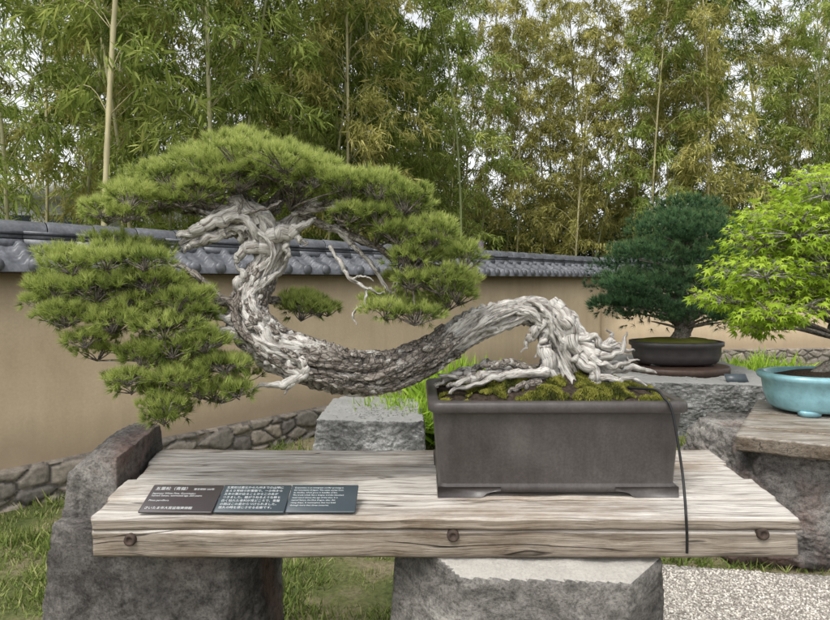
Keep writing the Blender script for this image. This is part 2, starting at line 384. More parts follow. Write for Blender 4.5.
# ------------------------------------------------------------ ground
mb=MB(); mb.add([(-150,-30,0),(150,-30,0),(150,250,0),(-150,250,0)],[(0,1,2,3)])
info(mb.obj('ground',M['ground'],None,False),"mossy grass ground with bare earth patches",None,kind='structure')
mb=MB(); mb.add([(.45,-1,.004),(6,-1,.004),(6,2.55,.004),(2.6,2.78,.004),(1.7,2.86,.004),(1.2,2.95,.004),(.8,3.0,.004),(.45,2.9,.004)],[tuple(range(8))])
info(mb.obj('gravel_path',M['gravel'],None,False),"pale gravel path beside the display tables",None,kind='structure')
s=SC(); n=26000
P=np.stack([rng.uniform(.45,3.0,n),rng.uniform(2.0,2.92,n),np.full(n,.006)],1)
P=P[(P[:,1]<2.95-.16*np.maximum(P[:,0]-1,0)+.03*np.sin(P[:,0]*9))]; n=len(P)
s.add(ICO1[0]*[1,.8,.6],ICO1[1],P,rng.normal(size=(n,3))*[1,1,.25],rng.normal(size=(n,3))*[1,1,.25],rng.uniform(.003,.008,n),rng.uniform(0,1,n))
info(s.obj('gravel_pebbles',M['peb']),"loose pale grey pebbles on the path",'gravel',kind='stuff')
BL=[(-.06,0,0),(.06,0,0),(.04,.55,.05),(-.04,.55,.05),(0,1,.18)]; BF=[(0,1,2,3),(3,2,4)]
s=SC()
def grass(n,x0,x1,y0,y1,h,cond=None,tb=.5):
    P=np.stack([rng.uniform(x0,x1,n),rng.uniform(y0,y1,n),np.zeros(n)],1)
    den=np.array([mn.noise(Vector((p[0]*2.2,p[1]*2.2,3)))+.6*mn.noise(Vector((p[0]*7,p[1]*7,1))) for p in P])
    k=den>rng.uniform(-.45,.35,n); P=P[k]; den=den[k]
    if cond is not None: kk=cond(P); P=P[kk];den=den[kk]
    n=len(P); D=np.stack([rng.normal(0,.6,n),rng.normal(0,.6,n),np.ones(n)],1)
    s.add(BL,BF,P,D,rng.normal(size=(n,3))*[1,1,.1],rng.uniform(.3,1.4,n)*h*(1+np.clip(den,-.4,.8)),np.clip(tb-den*.25+rng.normal(0,.25,n),0,1),.3)
notpath=lambda P:~((P[:,0]>.45)&(P[:,1]<2.97-.16*np.maximum(P[:,0]-1,0)))
grass(70000,-2.6,1.2,1.9,3.6,.040,notpath); grass(26000,.45,3.6,2.6,4.2,.055,notpath,.5); grass(40000,-3,5,3.5,8,.065,None,.45)
info(s.obj('grass',M['grass']),"short patchy lawn grass",'grass',kind='stuff')
# ------------------------------------------------------------ garden wall
A0=np.array([-2.525,3.65]); dv=np.array([.671,.741]); nv=np.array([-.741,.671])
P0=A0-dv*2.6; P1=A0+dv*8.3; P2=P1+np.array([9.0,.9])
wall=empty('garden_wall',(0.5,7.0,0),"ochre plastered garden wall with grey tiled coping and rubble base",'wall')
pl=MB();st=MB();rf=MB();rd=MB();sf=MB()
def wallseg(a,b,e0=0,e1=0):
    d=b-a;L=np.linalg.norm(d);d=d/L;nn=np.array([-d[1],d[0]])
    def w(sv,o,z): q=a+d*sv+nn*o; return (q[0],q[1],z)
    n=int(L/.1);V=[];Fc=[]
    sec=[(0,.18),(0,.6),(0,1.0),(0,1.47),(.2,1.47),(.2,.0)]
    for i in range(n+1):
        for o,z in sec: V.append(w(L*i/n,o+.006*mn.noise(Vector((L*i/n*1.5,z*2,0))),z))
    k=len(sec)
    Fc=[(i*k+j,(i+1)*k+j,(i+1)*k+j+1,i*k+j+1) for i in range(n) for j in range(k-1)]
    Fc+= [tuple(range(k)),tuple(n*k+j for j in reversed(range(k)))]
    pl.add(V,Fc)
    nx=int(L/.014);nz=20;V=[];T=[]
    for i in range(nx+1):
        sv=L*i/nx
        for j in range(nz+1):
            z=.245*j/nz
            q=Vector((sv*5.2+.4*mn.noise(Vector((sv*3,z*3,0))),z*8.5,0.3))
            dist,pts=mn.voronoi(q); e=dist[1]-dist[0]
            cell=(math.sin(pts[0].x*12.9+pts[0].y*78.2)*43758.5)%1
            if e<.06: off=-.036;t=.04
            else: off=-.05-min((e-.06)*.10,.014)+.005*mn.noise(Vector((sv*30,z*30,0))); t=.12+.88*cell
            if j==nz: off=.0
            V.append(w(sv,off,z));T.append(t)
    Fc=[(i*(nz+1)+j,(i+1)*(nz+1)+j,(i+1)*(nz+1)+j+1,i*(nz+1)+j+1) for i in range(nx) for j in range(nz)]
    st.add(V,Fc,None,T)
    V=[w(0,-.2,1.455),w(L,-.2,1.455),w(L,.4,1.455),w(0,.4,1.455),w(0,-.2,1.44),w(L,-.2,1.44),w(L,.4,1.44),w(0,.4,1.44)]
    sf.add(V,[(0,1,2,3),(7,6,5,4),(0,4,5,1),(2,6,7,3),(0,3,7,4),(1,5,6,2)])
    pitch=.20; nx=int(L/pitch)*14; rows=3; per=6
    for sgn in (-1,1):
        V=[]
        for i in range(nx+1):
            sv=L*i/nx; ph=(sv/pitch)%1.0
            c=max(0,1-abs(ph-.5)/.16); cov=.034*math.sqrt(max(0,1-(1-c)**2)) if c>0 else -.008*math.sin(math.pi*min(ph,1-ph)/.34)
            for r in range(rows):
                for q in range(per+1):
                    tt=(r+q/per)/rows; o=.1+sgn*(.04+.30*tt); z=1.635-.155*tt+.014*(q/per)-.0+cov
                    V.append(w(sv,o,z))
        k=rows*(per+1)
        Fc=[((i)*k+j,(i+1)*k+j,(i+1)*k+j+1,i*k+j+1) for i in range(nx) for j in range(k-1)]
        if sgn>0: Fc=[tuple(reversed(x)) for x in Fc]
        b0=len(V)
        for i in range(nx+1):
            V.append(w(L*i/nx,.1+sgn*.342,1.448))
        Fc+=[(i*k+k-1,(i+1)*k+k-1,b0+i+1,b0+i) for i in range(nx)]
        rf.add(V,Fc)
        for t in range(int(L/pitch)):
            sv=(t+.5)*L/int(L/pitch)*1.0; V=[w(sv,.1+sgn*.352,1.488)]
            for a_ in range(14): V.append(w(sv+.042*math.cos(a_*math.pi/7),.1+sgn*.352,1.488+.042*math.sin(a_*math.pi/7)))
            for a_ in range(14): V.append(w(sv+.042*math.cos(a_*math.pi/7),.1+sgn*.32,1.488+.042*math.sin(a_*math.pi/7)))
            rf.add(V,[(0,1+(a_+1)%14,1+a_) for a_ in range(14)]+[(1+a_,1+(a_+1)%14,15+(a_+1)%14,15+a_) for a_ in range(14)])
    def course(o0,o1,z0,z1,seg=.3):
        c=int(L/seg)
        for i in range(c):
            s0=L*i/c+.003;s1=L*(i+1)/c-.003; jz=.002*random.uniform(-1,1)
            V=[w(s0,o0,z0+jz),w(s1,o0,z0+jz),w(s1,o1,z0+jz),w(s0,o1,z0+jz),w(s0,o0,z1+jz),w(s1,o0,z1+jz),w(s1,o1,z1+jz),w(s0,o1,z1+jz)]
            rd.add(V,[(3,2,1,0),(4,5,6,7),(0,1,5,4),(1,2,6,5),(2,3,7,6),(3,0,4,7)])
    course(.0,.2,1.60,1.655); course(.02,.18,1.66,1.685); course(.005,.195,1.689,1.708)
    c=int(L/.28)
    for i in range(c):
        s0=L*i/c;s1=L*(i+1)/c-.006; V=[]
        for sv,rr in ((s0,.066),(s0+.02,.072),(s1,.066)):
            for a_ in range(13): V.append(w(sv,.1-rr*1.1*math.cos(math.pi*a_/12),1.708+rr*math.sin(math.pi*a_/12)))
        rd.add(V,[(i2*13+j,(i2+1)*13+j,(i2+1)*13+j+1,i2*13+j+1) for i2 in range(2) for j in range(12)])
wallseg(P0,P1); wallseg(P1,P2)
pl.obj('plaster',M['plaster'],wall,False); st.obj('stone_base',M['masonry'],wall,False)
rf.obj('tiled_roof',M['tile'],wall,False)
rd.obj('roof_ridge',M['tile'],wall,False); sf.obj('soffit',M['stand'],wall,False)
# ------------------------------------------------------------ table
tab=empty('wooden_table',(.07,1.66,.757),"weathered grey timber slab table resting on rough stones",'table')
mb=MB()
yb=[1.385,1.505,1.655,1.80,1.945]
for i in range(4):
    lf=lambda y,i=i:-.752-.115*(y-1.385)+(.004,-.006,.01,-.004)[i]
    rt=lambda y,i=i:.888+.10*(y-1.385)+(.0,.008,-.006,.004)[i]
    if i==0:
        board(mb,lf,rt,yb[i],yb[i+1]-.0022,.821,.85,1,.004,.006,260)
        board(mb,lambda y:lf(y)+.003,lambda y:rt(y)-.004,yb[i]+.002,yb[i+1]-.0018,.757,.8195,77,.004,.006,260)
    else: board(mb,lf,rt,yb[i]+.0022,yb[i+1]-.0022,.757,.85+(0,.0025,-.002,.001)[i],i*7.3+1,.005,.007,260)
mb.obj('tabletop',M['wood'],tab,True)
for px,py in ((130,540),(453,536),(763,534)):
    x,_,z=m(px,py,1.383); b=MB()
    ra=[(.0,.002),(.006,.002),(.0075,-.001),(.0125,-.001),(.014,.004),(.0145,.012)]
    V=[];kk=20
    for r_,y_ in ra:
        for a in range(kk): V.append((x+max(r_,.0005)*math.cos(a*2*math.pi/kk),1.379+y_,z+max(r_,.0005)*math.sin(a*2*math.pi/kk)))
    b.add(V,[(i*kk+j,i*kk+(j+1)%kk,(i+1)*kk+(j+1)%kk,(i+1)*kk+j) for i in range(len(ra)-1) for j in range(kk)])
    b.obj('bolt',M['iron'],tab)
mb=MB()
rock_into(mb,(-.69,1.70,.37),(.285,.22,.386),3,extra=14,rough=.012,planes=[((-.3,-1,.1),.23),((.9,-.4,0),.29),((-.8,-.6,-.1),.31),((.25,-1,-.35),.235)],cut=(.86,1.02))
rock_into(mb,(-.885,1.78,.45),(.085,.19,.475),5,extra=7,rough=.009,planes=[((.9,-.2,.6),.355),((-.8,-.6,.35),.29),((-.5,-.2,.9),.42)],cut=(.88,1.05))
info(mb.obj('standing_stone',M['rockA'],None,False),"rough reddish grey standing stone holding up the table end",'rock')
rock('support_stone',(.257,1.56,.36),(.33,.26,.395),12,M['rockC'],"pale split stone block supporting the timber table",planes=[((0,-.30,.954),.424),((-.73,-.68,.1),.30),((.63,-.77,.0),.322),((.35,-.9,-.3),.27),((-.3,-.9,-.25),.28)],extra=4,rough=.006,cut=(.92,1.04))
def text(parent,body,loc,size,rot,mat,align='LEFT',space=1.0):
    cu=bpy.data.curves.new('lettering','FONT'); cu.body=body; cu.size=size; cu.align_x=align; cu.space_line=space; cu.resolution_u=2
    o=bpy.data.objects.new('tmp',cu); COL.objects.link(o)
    bpy.context.view_layer.update(); dg=bpy.context.evaluated_depsgraph_get()
    me=bpy.data.meshes.new_from_object(o.evaluated_get(dg)); bpy.data.objects.remove(o)
    me.materials.clear(); me.materials.append(mat)
    t=bpy.data.objects.new('lettering',me); COL.objects.link(t); t.parent=parent; t.location=loc; return t
ang=math.atan2(.034,.088)
jp="""五葉松は東北から九州までの山地に
生える常緑の針葉樹で、一か所から
五本の葉が出ることからこの名が
つきました。龍がうねるような幹と
白く枯れた舎利が見どころで、青龍
の銘はこの姿からつけられました。
悠久の時を感じさせる名樹です。"""
en="""Goyomatsu is an evergreen conifer growing in
the mountains of Japan. The name comes from
its needles, which grow in bundles of five.
The trunk winds like a dragon and the bleached
dead wood shows the age of the tree. It is
named Seiryu, the blue dragon, after this
rising shape. A masterpiece that has lived
through more than three centuries."""
for i,(x0,w,mt,lab) in enumerate(((-.648,.174,'plateA',"dark taupe name plaque with white Japanese and English lettering"),(-.472,.166,'plateB',"slate grey plaque with a white Japanese paragraph"),(-.304,.164,'plateB',"slate grey plaque with a white English paragraph"))):
    b=MB(); hh=.094
    V=[];pr=[(.0,0,.0),(.0,0,.003),(.0012,0,.004)]
    for ins,_,z in pr: V+=[(q[0]+w/2,q[1]+hh/2,z) for q in ring(w/2-ins,hh/2-ins,.003,None,3)]
    k=16; b.add(V,[(a*k+j,a*k+(j+1)%k,(a+1)*k+(j+1)%k,(a+1)*k+j) for a in range(2) for j in range(k)]+[tuple(reversed(range(k))),tuple(2*k+j for j in range(k))])
    v,f=boxv(.01,w-.01,hh-.006,hh-.003,-.03,0); b.add(v,f)
    o=b.obj('information_plaque',M[mt],None,False); info(o,lab,'sign',group='information plaques on the table')
    o.location=(x0,1.402,.855); o.rotation_euler=(ang,0,math.radians(-1+i*.4))
    if i==0:
        text(o,"五葉松（青龍）",(.010,.075,.0044),.0125,None,M['ink'])
        text(o,"推定樹齢 350年",(.105,.075,.0044),.0075,None,M['ink'])
        text(o,"Japanese White Pine, Goyomatsu\nnamed Seiryu, estimated age 350 years",(.010,.060,.0044),.0078,None,M['ink'])
        text(o,"Pinus parviflora",(.010,.036,.0044),.0078,None,M['ink'])
        text(o,"さいたま市大宮盆栽美術館",(.010,.010,.0044),.0095,None,M['ink'])
    elif i==1: text(o,jp,(.008,.080,.0044),.0088,None,M['ink'],space=1.3)
    else: text(o,en,(.008,.080,.0044),.0064,None,M['ink'],space=1.35)
# ------------------------------------------------------------ main pot
PC=(.361,1.68,.85); HX,HY=.326,.19
pot=empty('bonsai_pot',PC,"dark unglazed rectangular bonsai pot on the timber table",'pot')
mb=MB()
loftpot(mb,PC,HX,HY,.035,[(.035,.012),(.030,.012),(.024,.016),(.0235,.030),(.027,.034),(.027,.037),(.022,.10),(.017,.17),(.012,.213),(.011,.216),(.002,.218),(-.002,.222),(-.002,.240),(.001,.244),(.006,.246),(.022,.246),(.026,.243),(.028,.215)])
mb.obj('pot_body',M['pot'],pot,True)
for sx in (-1,1):
    for sy in (-1,1):
        b=MB(); ox=PC[0]+sx*(HX-.022); oy=PC[1]+sy*(HY-.022); z0=.852
        prof=[(0,0),(.11,0),(.118,.004),(.125,.010),(.14,.014),(.16,.016),(.16,.026),(0,.026)]
        V=[];k=len(prof)
        for yy in (oy,oy-sy*.022): V+=[(ox-sx*p,yy,z0+q) for p,q in prof]
        b.add(V,[tuple(range(k)),tuple(reversed(range(k,2*k)))]+[(j,(j+1)%k,k+(j+1)%k,k+j) for j in range(k)])
        V=[]
        prof2=[(.0221,0),(.07,0),(.078,.005),(.09,.012),(.1,.026),(.0221,.026)];k=6
        for xx in (ox,ox-sx*.022): V+=[(xx,oy-sy*p,z0+q) for p,q in prof2]
        b.add(V,[tuple(range(k)),tuple(reversed(range(k,2*k)))]+[(j,(j+1)%k,k+(j+1)%k,k+j) for j in range(k)])
        b.obj('foot',M['pot'],pot,False)
def moundz(x,y):
    u=(x-PC[0])/(HX-.03);v=(y-PC[1])/(HY-.03); e=max(0,1-u*u)*max(0,1-v*v)
    b=math.exp(-((x-.44)**2/.014+(y-1.69)**2/.010))
    return PC[2]+.226+.042*e**.5+.034*b+.016*mn.noise(Vector((x*14,y*14,0)))*min(1,e*4)+.008*mn.noise(Vector((x*40,y*40,0)))
mb=MB();nx,ny=150,90;V=[]
for i in range(nx+1):
    for j in range(ny+1):
        x=PC[0]+(HX-.025)*(2*i/nx-1);y=PC[1]+(HY-.025)*(2*j/ny-1); V.append((x,y,moundz(x,y)))
mb.add(V,[(i*(ny+1)+j,(i+1)*(ny+1)+j,(i+1)*(ny+1)+j+1,i*(ny+1)+j+1) for i in range(nx) for j in range(ny)])
mb.obj('soil',M['soil'],pot,True)
s=SC();n=90000
P=np.stack([rng.uniform(PC[0]-HX+.03,PC[0]+HX-.03,n),rng.uniform(PC[1]-HY+.03,PC[1]+HY-.03,n),np.zeros(n)],1)
dn=np.array([mn.noise(Vector((p[0]*16,p[1]*16,5))) for p in P]); dn2=np.array([mn.noise(Vector((p[0]*30,p[1]*30,9))) for p in P])
k=dn+.5*dn2>-.06+.12*(P[:,0]<.28);P=P[k];dn=dn[k];dn2=dn2[k];P[:,2]=[moundz(p[0],p[1])+.016*max(0,a+.2) for p,a in zip(P,dn+.5*dn2)]
n=len(P); D=rng.normal(0,.55,(n,3));D[:,2]=1
s.add([(-.22,0,0),(.22,0,0),(0,1,0)],[(0,1,2)],P,D,rng.normal(size=(n,3)),rng.uniform(.004,.009,n),np.clip(.5+dn2*1.3+rng.normal(0,.18,n),0,1),.2)
mo=s.obj('moss',M['moss'],pot); mo["kind"]='stuff'
# ------------------------------------------------------------ main bonsai
tree=empty('bonsai_pine_tree',(.43,1.69,1.09),"old white pine bonsai with bleached dragon trunk in a pot",'bonsai tree')
KP=[(572,396,1.70,34),(567,375,1.70,29),(560,350,1.69,24),(553,330,1.685,20),(543,316,1.68,18),(527,311,1.67,17),(505,316,1.66,17),(480,324,1.65,18),(455,338,1.63,20),(425,357,1.61,21),(395,369,1.59,23),(360,373,1.57,24),(325,366,1.55,25),(295,356,1.54,25),(268,342,1.54,24),(249,320,1.55,23),(250,298,1.57,20),(262,275,1.58,18),(272,255,1.59,18),(266,238,1.59,21),(248,224,1.58,23),(226,224,1.56,18),(205,233,1.55,13),(190,240,1.54,9),(180,245,1.53,4)]
K=np.array([[*m(a,b,d),r*d/F] for a,b,d,r in KP]); S_=crom(K,360)
NS=len(S_)
tp=np.linspace(0,24,NS); deadk=np.interp(tp,[0,4,6,8,8.8,12.5,13.3,16,18,24],[.92,.95,.9,.62,.26,.27,.72,.70,.95,.92])
tk=MB()
tube(tk,S_[:,:3],S_[:,3]*.9,72,.26,1.3,2.0,3.5,deadk,.46)
T_,U_,W_=frames(S_[:,:3]); L_=np.concatenate([[0],np.cumsum(np.linalg.norm(np.diff(S_[:,:3],axis=0),axis=1))])
for k in range(9):
    for (a,b_) in ((0,138),(180,NS)):
        i0=a+int(rng.integers(0,50)); i1=b_-int(rng.integers(0,60))
        if i1<=i0+10: continue
        ii=np.arange(i0,i1); ph=k*math.pi/4.5+L_[ii]*6.5+.7*np.sin(L_[ii]*18+k)
        off=(S_[ii,3]*rng.uniform(.6,.82))[:,None]*(np.cos(ph)[:,None]*U_[ii]+np.sin(ph)[:,None]*W_[ii])
        R=S_[ii,3]*rng.uniform(.14,.36)*np.minimum(1,np.minimum(np.arange(len(ii)),np.arange(len(ii))[::-1])/18+.05)
        tube(tk,S_[ii,:3]+off,R,14,.4,1.2,k*3.1+a*.05,8,np.minimum(1,deadk[ii]+.12),.4)
for k,(ph0,rr) in enumerate(((.9,.24),(2.6,.2),(1.7,.2))):
    ii=np.arange(112,262); ph=ph0+np.pi*1.2+1.2*L_[ii]
    off=(S_[ii,3]*.8)[:,None]*(np.cos(ph)[:,None]*U_[ii]+np.sin(ph)[:,None]*W_[ii])
    R=S_[ii,3]*rr*np.minimum(1,np.minimum(np.arange(len(ii)),np.arange(len(ii))[::-1])/30+.05)
    tube(tk,S_[ii,:3]+off,R,12,.4,1.2,k+60,8,(.8,.3,.6)[k],.4)
pr_=np.random.default_rng(4)
for q in range(420):
    i=int(pr_.integers(122,255)); a=pr_.uniform(0,2*math.pi); R=S_[i,3]*.88
    nrm=math.cos(a)*U_[i]+math.sin(a)*W_[i]; tan=np.cross(nrm,T_[i]); c=S_[i,:3]+nrm*R
    l=pr_.uniform(.006,.018); wd=l*pr_.uniform(.3,.6); th=pr_.uniform(.002,.0045); V=[];G=[]
    for (u,v_) in ((-1,-.3),(-.5,-1),(.4,-.9),(1,-.1),(.6,.8),(-.4,1)):
        V.append(c+T_[i]*u*l+tan*v_*wd-nrm*.003)
    for (u,v_) in ((-.8,-.2),(-.4,-.8),(.3,-.7),(.8,-.1),(.5,.6),(-.3,.8)):
        V.append(c+T_[i]*u*l+tan*v_*wd+nrm*(th*pr_.uniform(.7,1.2)))
    G=[(p[0]*.6,p[2]*.6,p[1]*.6) for p in V]
    tk.add(V,[(j,(j+1)%6,6+(j+1)%6,6+j) for j in range(6)]+[tuple(range(6,12))],G,.15+.3*pr_.random())
def limb(pts,seed=0,n=40,seg=10,amp=.3,dead=.92,rid=.3,tgt=None,jag=.0,dy=0):
    K=np.array([[*m(a,b+dy,d),r*d/F] for a,b,d,r in pts]); S=crom(K,n)
    if jag:
        for i in range(n):
            t=i/(n-1); q=Vector((t*9+seed*3.1,seed,0)); S[i,:3]+=np.array(mn.noise_vector(q))*jag*min(1,t*4)
    tube(tgt or tk,S[:,:3],np.maximum(S[:,3],.0006),seg,amp,1.2,seed,6,dead,rid)
J=.010
limb([(562,342,1.66,12),(585,350,1.64,9),(605,356,1.63,6),(620,350,1.62,3.5),(627,332,1.62,1)],1,jag=J)
limb([(565,338,1.68,10),(590,344,1.68,6),(612,346,1.69,3.5),(634,352,1.7,1)],2,jag=J)
limb([(575,355,1.63,9),(592,372,1.62,7),(600,388,1.62,6),(604,400,1.62,4)],3,jag=J)
limb([(545,345,1.65,8),(548,365,1.64,8),(552,382,1.63,7),(550,398,1.62,7)],4,jag=J)
limb([(532,372,1.66,5),(540,382,1.65,8),(536,392,1.64,7),(528,400,1.62,5)],4.3,jag=J)
limb([(585,365,1.66,8),(612,370,1.66,5),(636,368,1.67,3.5),(657,374,1.68,1)],5,jag=J)
limb([(600,360,1.66,4),(618,366,1.65,3),(630,358,1.64,.8)],5.5,jag=J)
limb([(595,350,1.65,5),(612,340,1.64,3),(608,330,1.64,.8)],5.6,jag=J)
limb([(590,356,1.62,5),(604,366,1.61,3.5),(622,364,1.61,2.5),(640,360,1.61,.8)],5.7,jag=J)
limb([(575,340,1.64,6),(594,338,1.63,4),(606,348,1.62,3),(622,342,1.62,.8)],5.8,jag=J)
limb([(590,374,1.62,5),(612,380,1.61,4),(630,378,1.61,2.5),(646,384,1.61,.8)],5.9,jag=J)
limb([(572,350,1.72,10),(600,368,1.74,7),(622,384,1.75,5),(632,394,1.75,3)],6,jag=J)
limb([(545,318,1.66,8),(536,330,1.65,6),(529,341,1.65,3),(522,352,1.65,.8)],7,jag=J)
limb([(548,322,1.66,6),(545,338,1.65,5),(539,350,1.65,2),(536,358,1.65,.8)],7.4,jag=J)
limb([(550,303,1.67,8),(563,316,1.65,9),(571,335,1.64,8),(578,355,1.63,7)],8,jag=J)
limb([(535,303,1.67,5),(510,304,1.655,6),(485,311,1.64,5),(465,322,1.63,2)],8.5,jag=J)
limb([(560,310,1.72,8),(574,322,1.71,8),(584,338,1.70,6),(590,352,1.7,4)],8.7,jag=J)
for i,(a,bq) in enumerate((((548,380),(450,398)),((545,384),(440,384)),((520,392),(478,402)),((508,374),(470,388)),((555,386),(490,402)),((500,380),(446,392)),((530,378),(482,374)),((470,380),(436,394)),((520,386),(462,402)),((500,376),(455,380)),((540,390),(505,403)))):
    a=np.array(a,float);bq=np.array(bq,float); D0=1.575+.025*(i%5)
    pts=[(a[0],a[1],D0+.04,5.5),(a[0]*.66+bq[0]*.34,a[1]*.66+bq[1]*.34-6+3*(i%3),D0+.02,4.6),(a[0]*.33+bq[0]*.67,a[1]*.33+bq[1]*.67-3+2*(i%2),D0,3.4),(bq[0],bq[1],D0,2)]
    limb(pts,9+i*.7,dead=(.7,.55,.4,.8)[i%4],jag=.014,dy=-7)
limb([(590,385,1.64,5),(612,394,1.62,4),(628,399,1.61,2)],12,jag=J,dy=-5)
limb([(300,352,1.52,9),(290,366,1.50,8),(297,377,1.49,7),(284,385,1.48,5),(268,384,1.48,3),(250,391,1.48,.8)],13,jag=J)
limb([(300,358,1.50,6),(306,372,1.49,5),(294,384,1.48,3),(284,394,1.48,.8)],13.5,jag=J)
limb([(262,330,1.52,11),(272,350,1.51,10),(290,362,1.505,8),(312,374,1.51,5)],14,jag=J)
limb([(250,335,1.52,8),(232,333,1.51,6),(216,330,1.5,3.5),(204,331,1.49,.8)],15,jag=J)
limb([(236,322,1.53,6),(222,318,1.52,4),(213,308,1.52,1)],15.4,jag=J)
limb([(255,345,1.53,6),(246,362,1.52,4),(238,374,1.52,.8)],16,jag=J)
limb([(246,300,1.56,8),(240,288,1.55,6),(243,276,1.54,4),(236,264,1.54,.8)],17,jag=J)
limb([(262,240,1.57,12),(282,233,1.56,9),(298,228,1.55,6),(314,219,1.55,2)],18,jag=J)
limb([(292,231,1.56,5),(300,238,1.55,3),(306,246,1.55,.8)],18.2,jag=J)
limb([(258,222,1.57,11),(244,208,1.56,9),(232,200,1.56,4)],18.4,jag=J)
limb([(285,240,1.57,5),(288,252,1.56,3),(286,262,1.56,.8)],18.7,jag=J)
limb([(270,250,1.57,10),(254,246,1.55,8),(244,252,1.55,6),(234,264,1.54,2)],19,jag=J)
limb([(240,215,1.54,9),(214,222,1.53,8),(196,230,1.52,7),(180,236,1.52,4)],19.5,jag=J)
limb([(225,232,1.54,8),(204,240,1.53,6),(190,246,1.53,4),(183,252,1.53,1)],19.8,jag=J)
limb([(330,246,1.56,2.5),(340,264,1.54,2.6),(352,280,1.53,2.4),(368,290,1.53,1.8),(385,293,1.53,.6)],20,dead=1,seg=7,jag=J)
limb([(366,290,1.53,1.7),(364,304,1.53,1.7),(354,312,1.53,1.5),(357,325,1.53,.6)],21,dead=1,seg=7,jag=.006)
limb([(352,280,1.53,1.7),(362,276,1.52,1.2),(374,281,1.52,.5)],22,dead=1,seg=6,jag=.006)
tk.obj('trunk',M['bark'],tree,True)
br=MB()
def branch(pts,seed,dead=.25): limb(pts,seed,44,9,.25,dead,.2,br,.008)
branch([(268,245,1.60,11),(290,222,1.62,8),(315,205,1.63,6),(345,205,1.63,4.5),(380,212,1.62,3)],30,.55)
branch([(262,232,1.61,10),(250,208,1.63,8),(235,190,1.64,6),(215,175,1.64,3)],31,.5)
branch([(255,230,1.59,9),(215,208,1.58,6),(175,205,1.57,4.5),(135,204,1.57,3),(105,208,1.6,1.5)],32,.4)
branch([(300,215,1.62,5),(340,232,1.61,4.5),(375,245,1.6,3.8),(405,262,1.59,3),(430,285,1.59,2)],33,.35)
branch([(340,232,1.61,3.5),(365,258,1.59,2.6),(385,285,1.58,2.2),(400,302,1.58,1.4)],34,.5)
branch([(248,312,1.54,8),(222,300,1.53,6.0),(185,295,1.52,5),(140,288,1.51,3.5),(95,280,1.5,2)],35)
branch([(245,325,1.54,8),(222,338,1.52,6.0),(195,350,1.51,5),(165,362,1.5,3.5),(150,382,1.5,2)],36)
branch([(252,300,1.60,5),(275,300,1.66,4),(300,304,1.70,2.5),(318,306,1.71,1.3)],37)
branch([(222,300,1.53,4.5),(190,270,1.52,3.5),(150,262,1.52,2.5),(110,262,1.52,1.3)],38)
branch([(255,225,1.62,7),(285,190,1.66,5),(320,178,1.68,3)],39)
for i in range(16):
    x0=rng.uniform(225,300);x1=x0+rng.uniform(-90,90); D0=rng.uniform(1.52,1.66)
    branch([(x0,214,D0+.03,2.6),((x0+x1)/2,209+rng.uniform(-5,5),D0,2.0),(x1,202+rng.uniform(-8,5),D0,1.0)],50+i*.7,.4)
PADS={
'A':(1.61,(-.10,0.,.12),[(106,207,24,11),(135,195,28,14),(163,179,28,16),(193,162,31,17),(235,153,36,15),(277,156,36,15),(312,168,30,15),(338,182,24,12),(160,201,31,10),(205,184,36,14),(250,178,40,15),(295,186,35,12),(225,168,38,16),(126,210,24,8),(185,199,26,8),(268,170,34,14)]),
'B':(1.60,(-.08,0.,.10),[(345,198,25,15),(375,190,30,16),(405,201,31,18),(432,230,25,18),(454,260,21,17),(442,286,30,17),(415,258,26,15),(388,302,26,11),(420,308,31,12),(352,217,21,11),(395,226,29,15),(458,284,18,15),(424,246,22,12),(405,280,20,10),(378,212,26,13)]),
'C':(1.51,(-.07,0.,.09),[(75,260,31,12),(112,252,33,12),(148,259,31,12),(58,284,28,14),(100,286,36,16),(145,286,36,15),(185,296,26,13),(70,312,27,14),(115,319,36,15),(157,326,40,15),(200,338,28,14),(95,345,26,10),(140,354,31,14),(182,363,37,14),(222,362,30,10),(165,391,28,13),(206,392,29,11),(240,386,18,7),(135,383,22,8),(163,411,21,8),(202,320,25,11),(46,302,18,10),(130,302,30,12),(172,345,28,11),(185,378,26,10)]),
'D':(1.71,(-.04,.04),[(305,306,27,13),(300,296,22,8),(322,310,15,8)])}
NT3=[(-.032,0,0),(.032,0,0),(0,1,0)]; NF3=[(0,1,2)]
def puffs(sc_,C,R,ntuft,nneed,L,tb,up=.55,spr=.42):
    C=np.array(C);R=np.array(R)
    d=rng.normal(size=(ntuft,3)); d/=np.linalg.norm(d,axis=1)[:,None]
    fl=(d[:,2]<-.15)&(rng.random(ntuft)<.8); d[fl,2]*=-1
    rr=rng.uniform(.6,1.12,ntuft)
    P=C+d*R*rr[:,None]
    nd_=d/R*R.mean(); nd_/=np.linalg.norm(nd_,axis=1)[:,None]; nd_[:,2]+=up
    nd_/=np.linalg.norm(nd_,axis=1)[:,None]
    tt=np.clip(tb+.22*(d[:,2]-.3)+.35*(rr-.9)+rng.normal(0,.13,ntuft),0,1)  # shading put into the tint: inner and lower tufts darker, upper ones paler
    Pn=np.repeat(P,nneed,0); Dn=np.repeat(nd_,nneed,0)+rng.normal(0,spr,(ntuft*nneed,3)); n=len(Pn)
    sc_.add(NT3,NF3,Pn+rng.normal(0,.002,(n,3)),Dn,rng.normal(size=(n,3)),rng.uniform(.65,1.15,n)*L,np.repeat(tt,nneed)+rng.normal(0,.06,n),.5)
    return P
allc={}
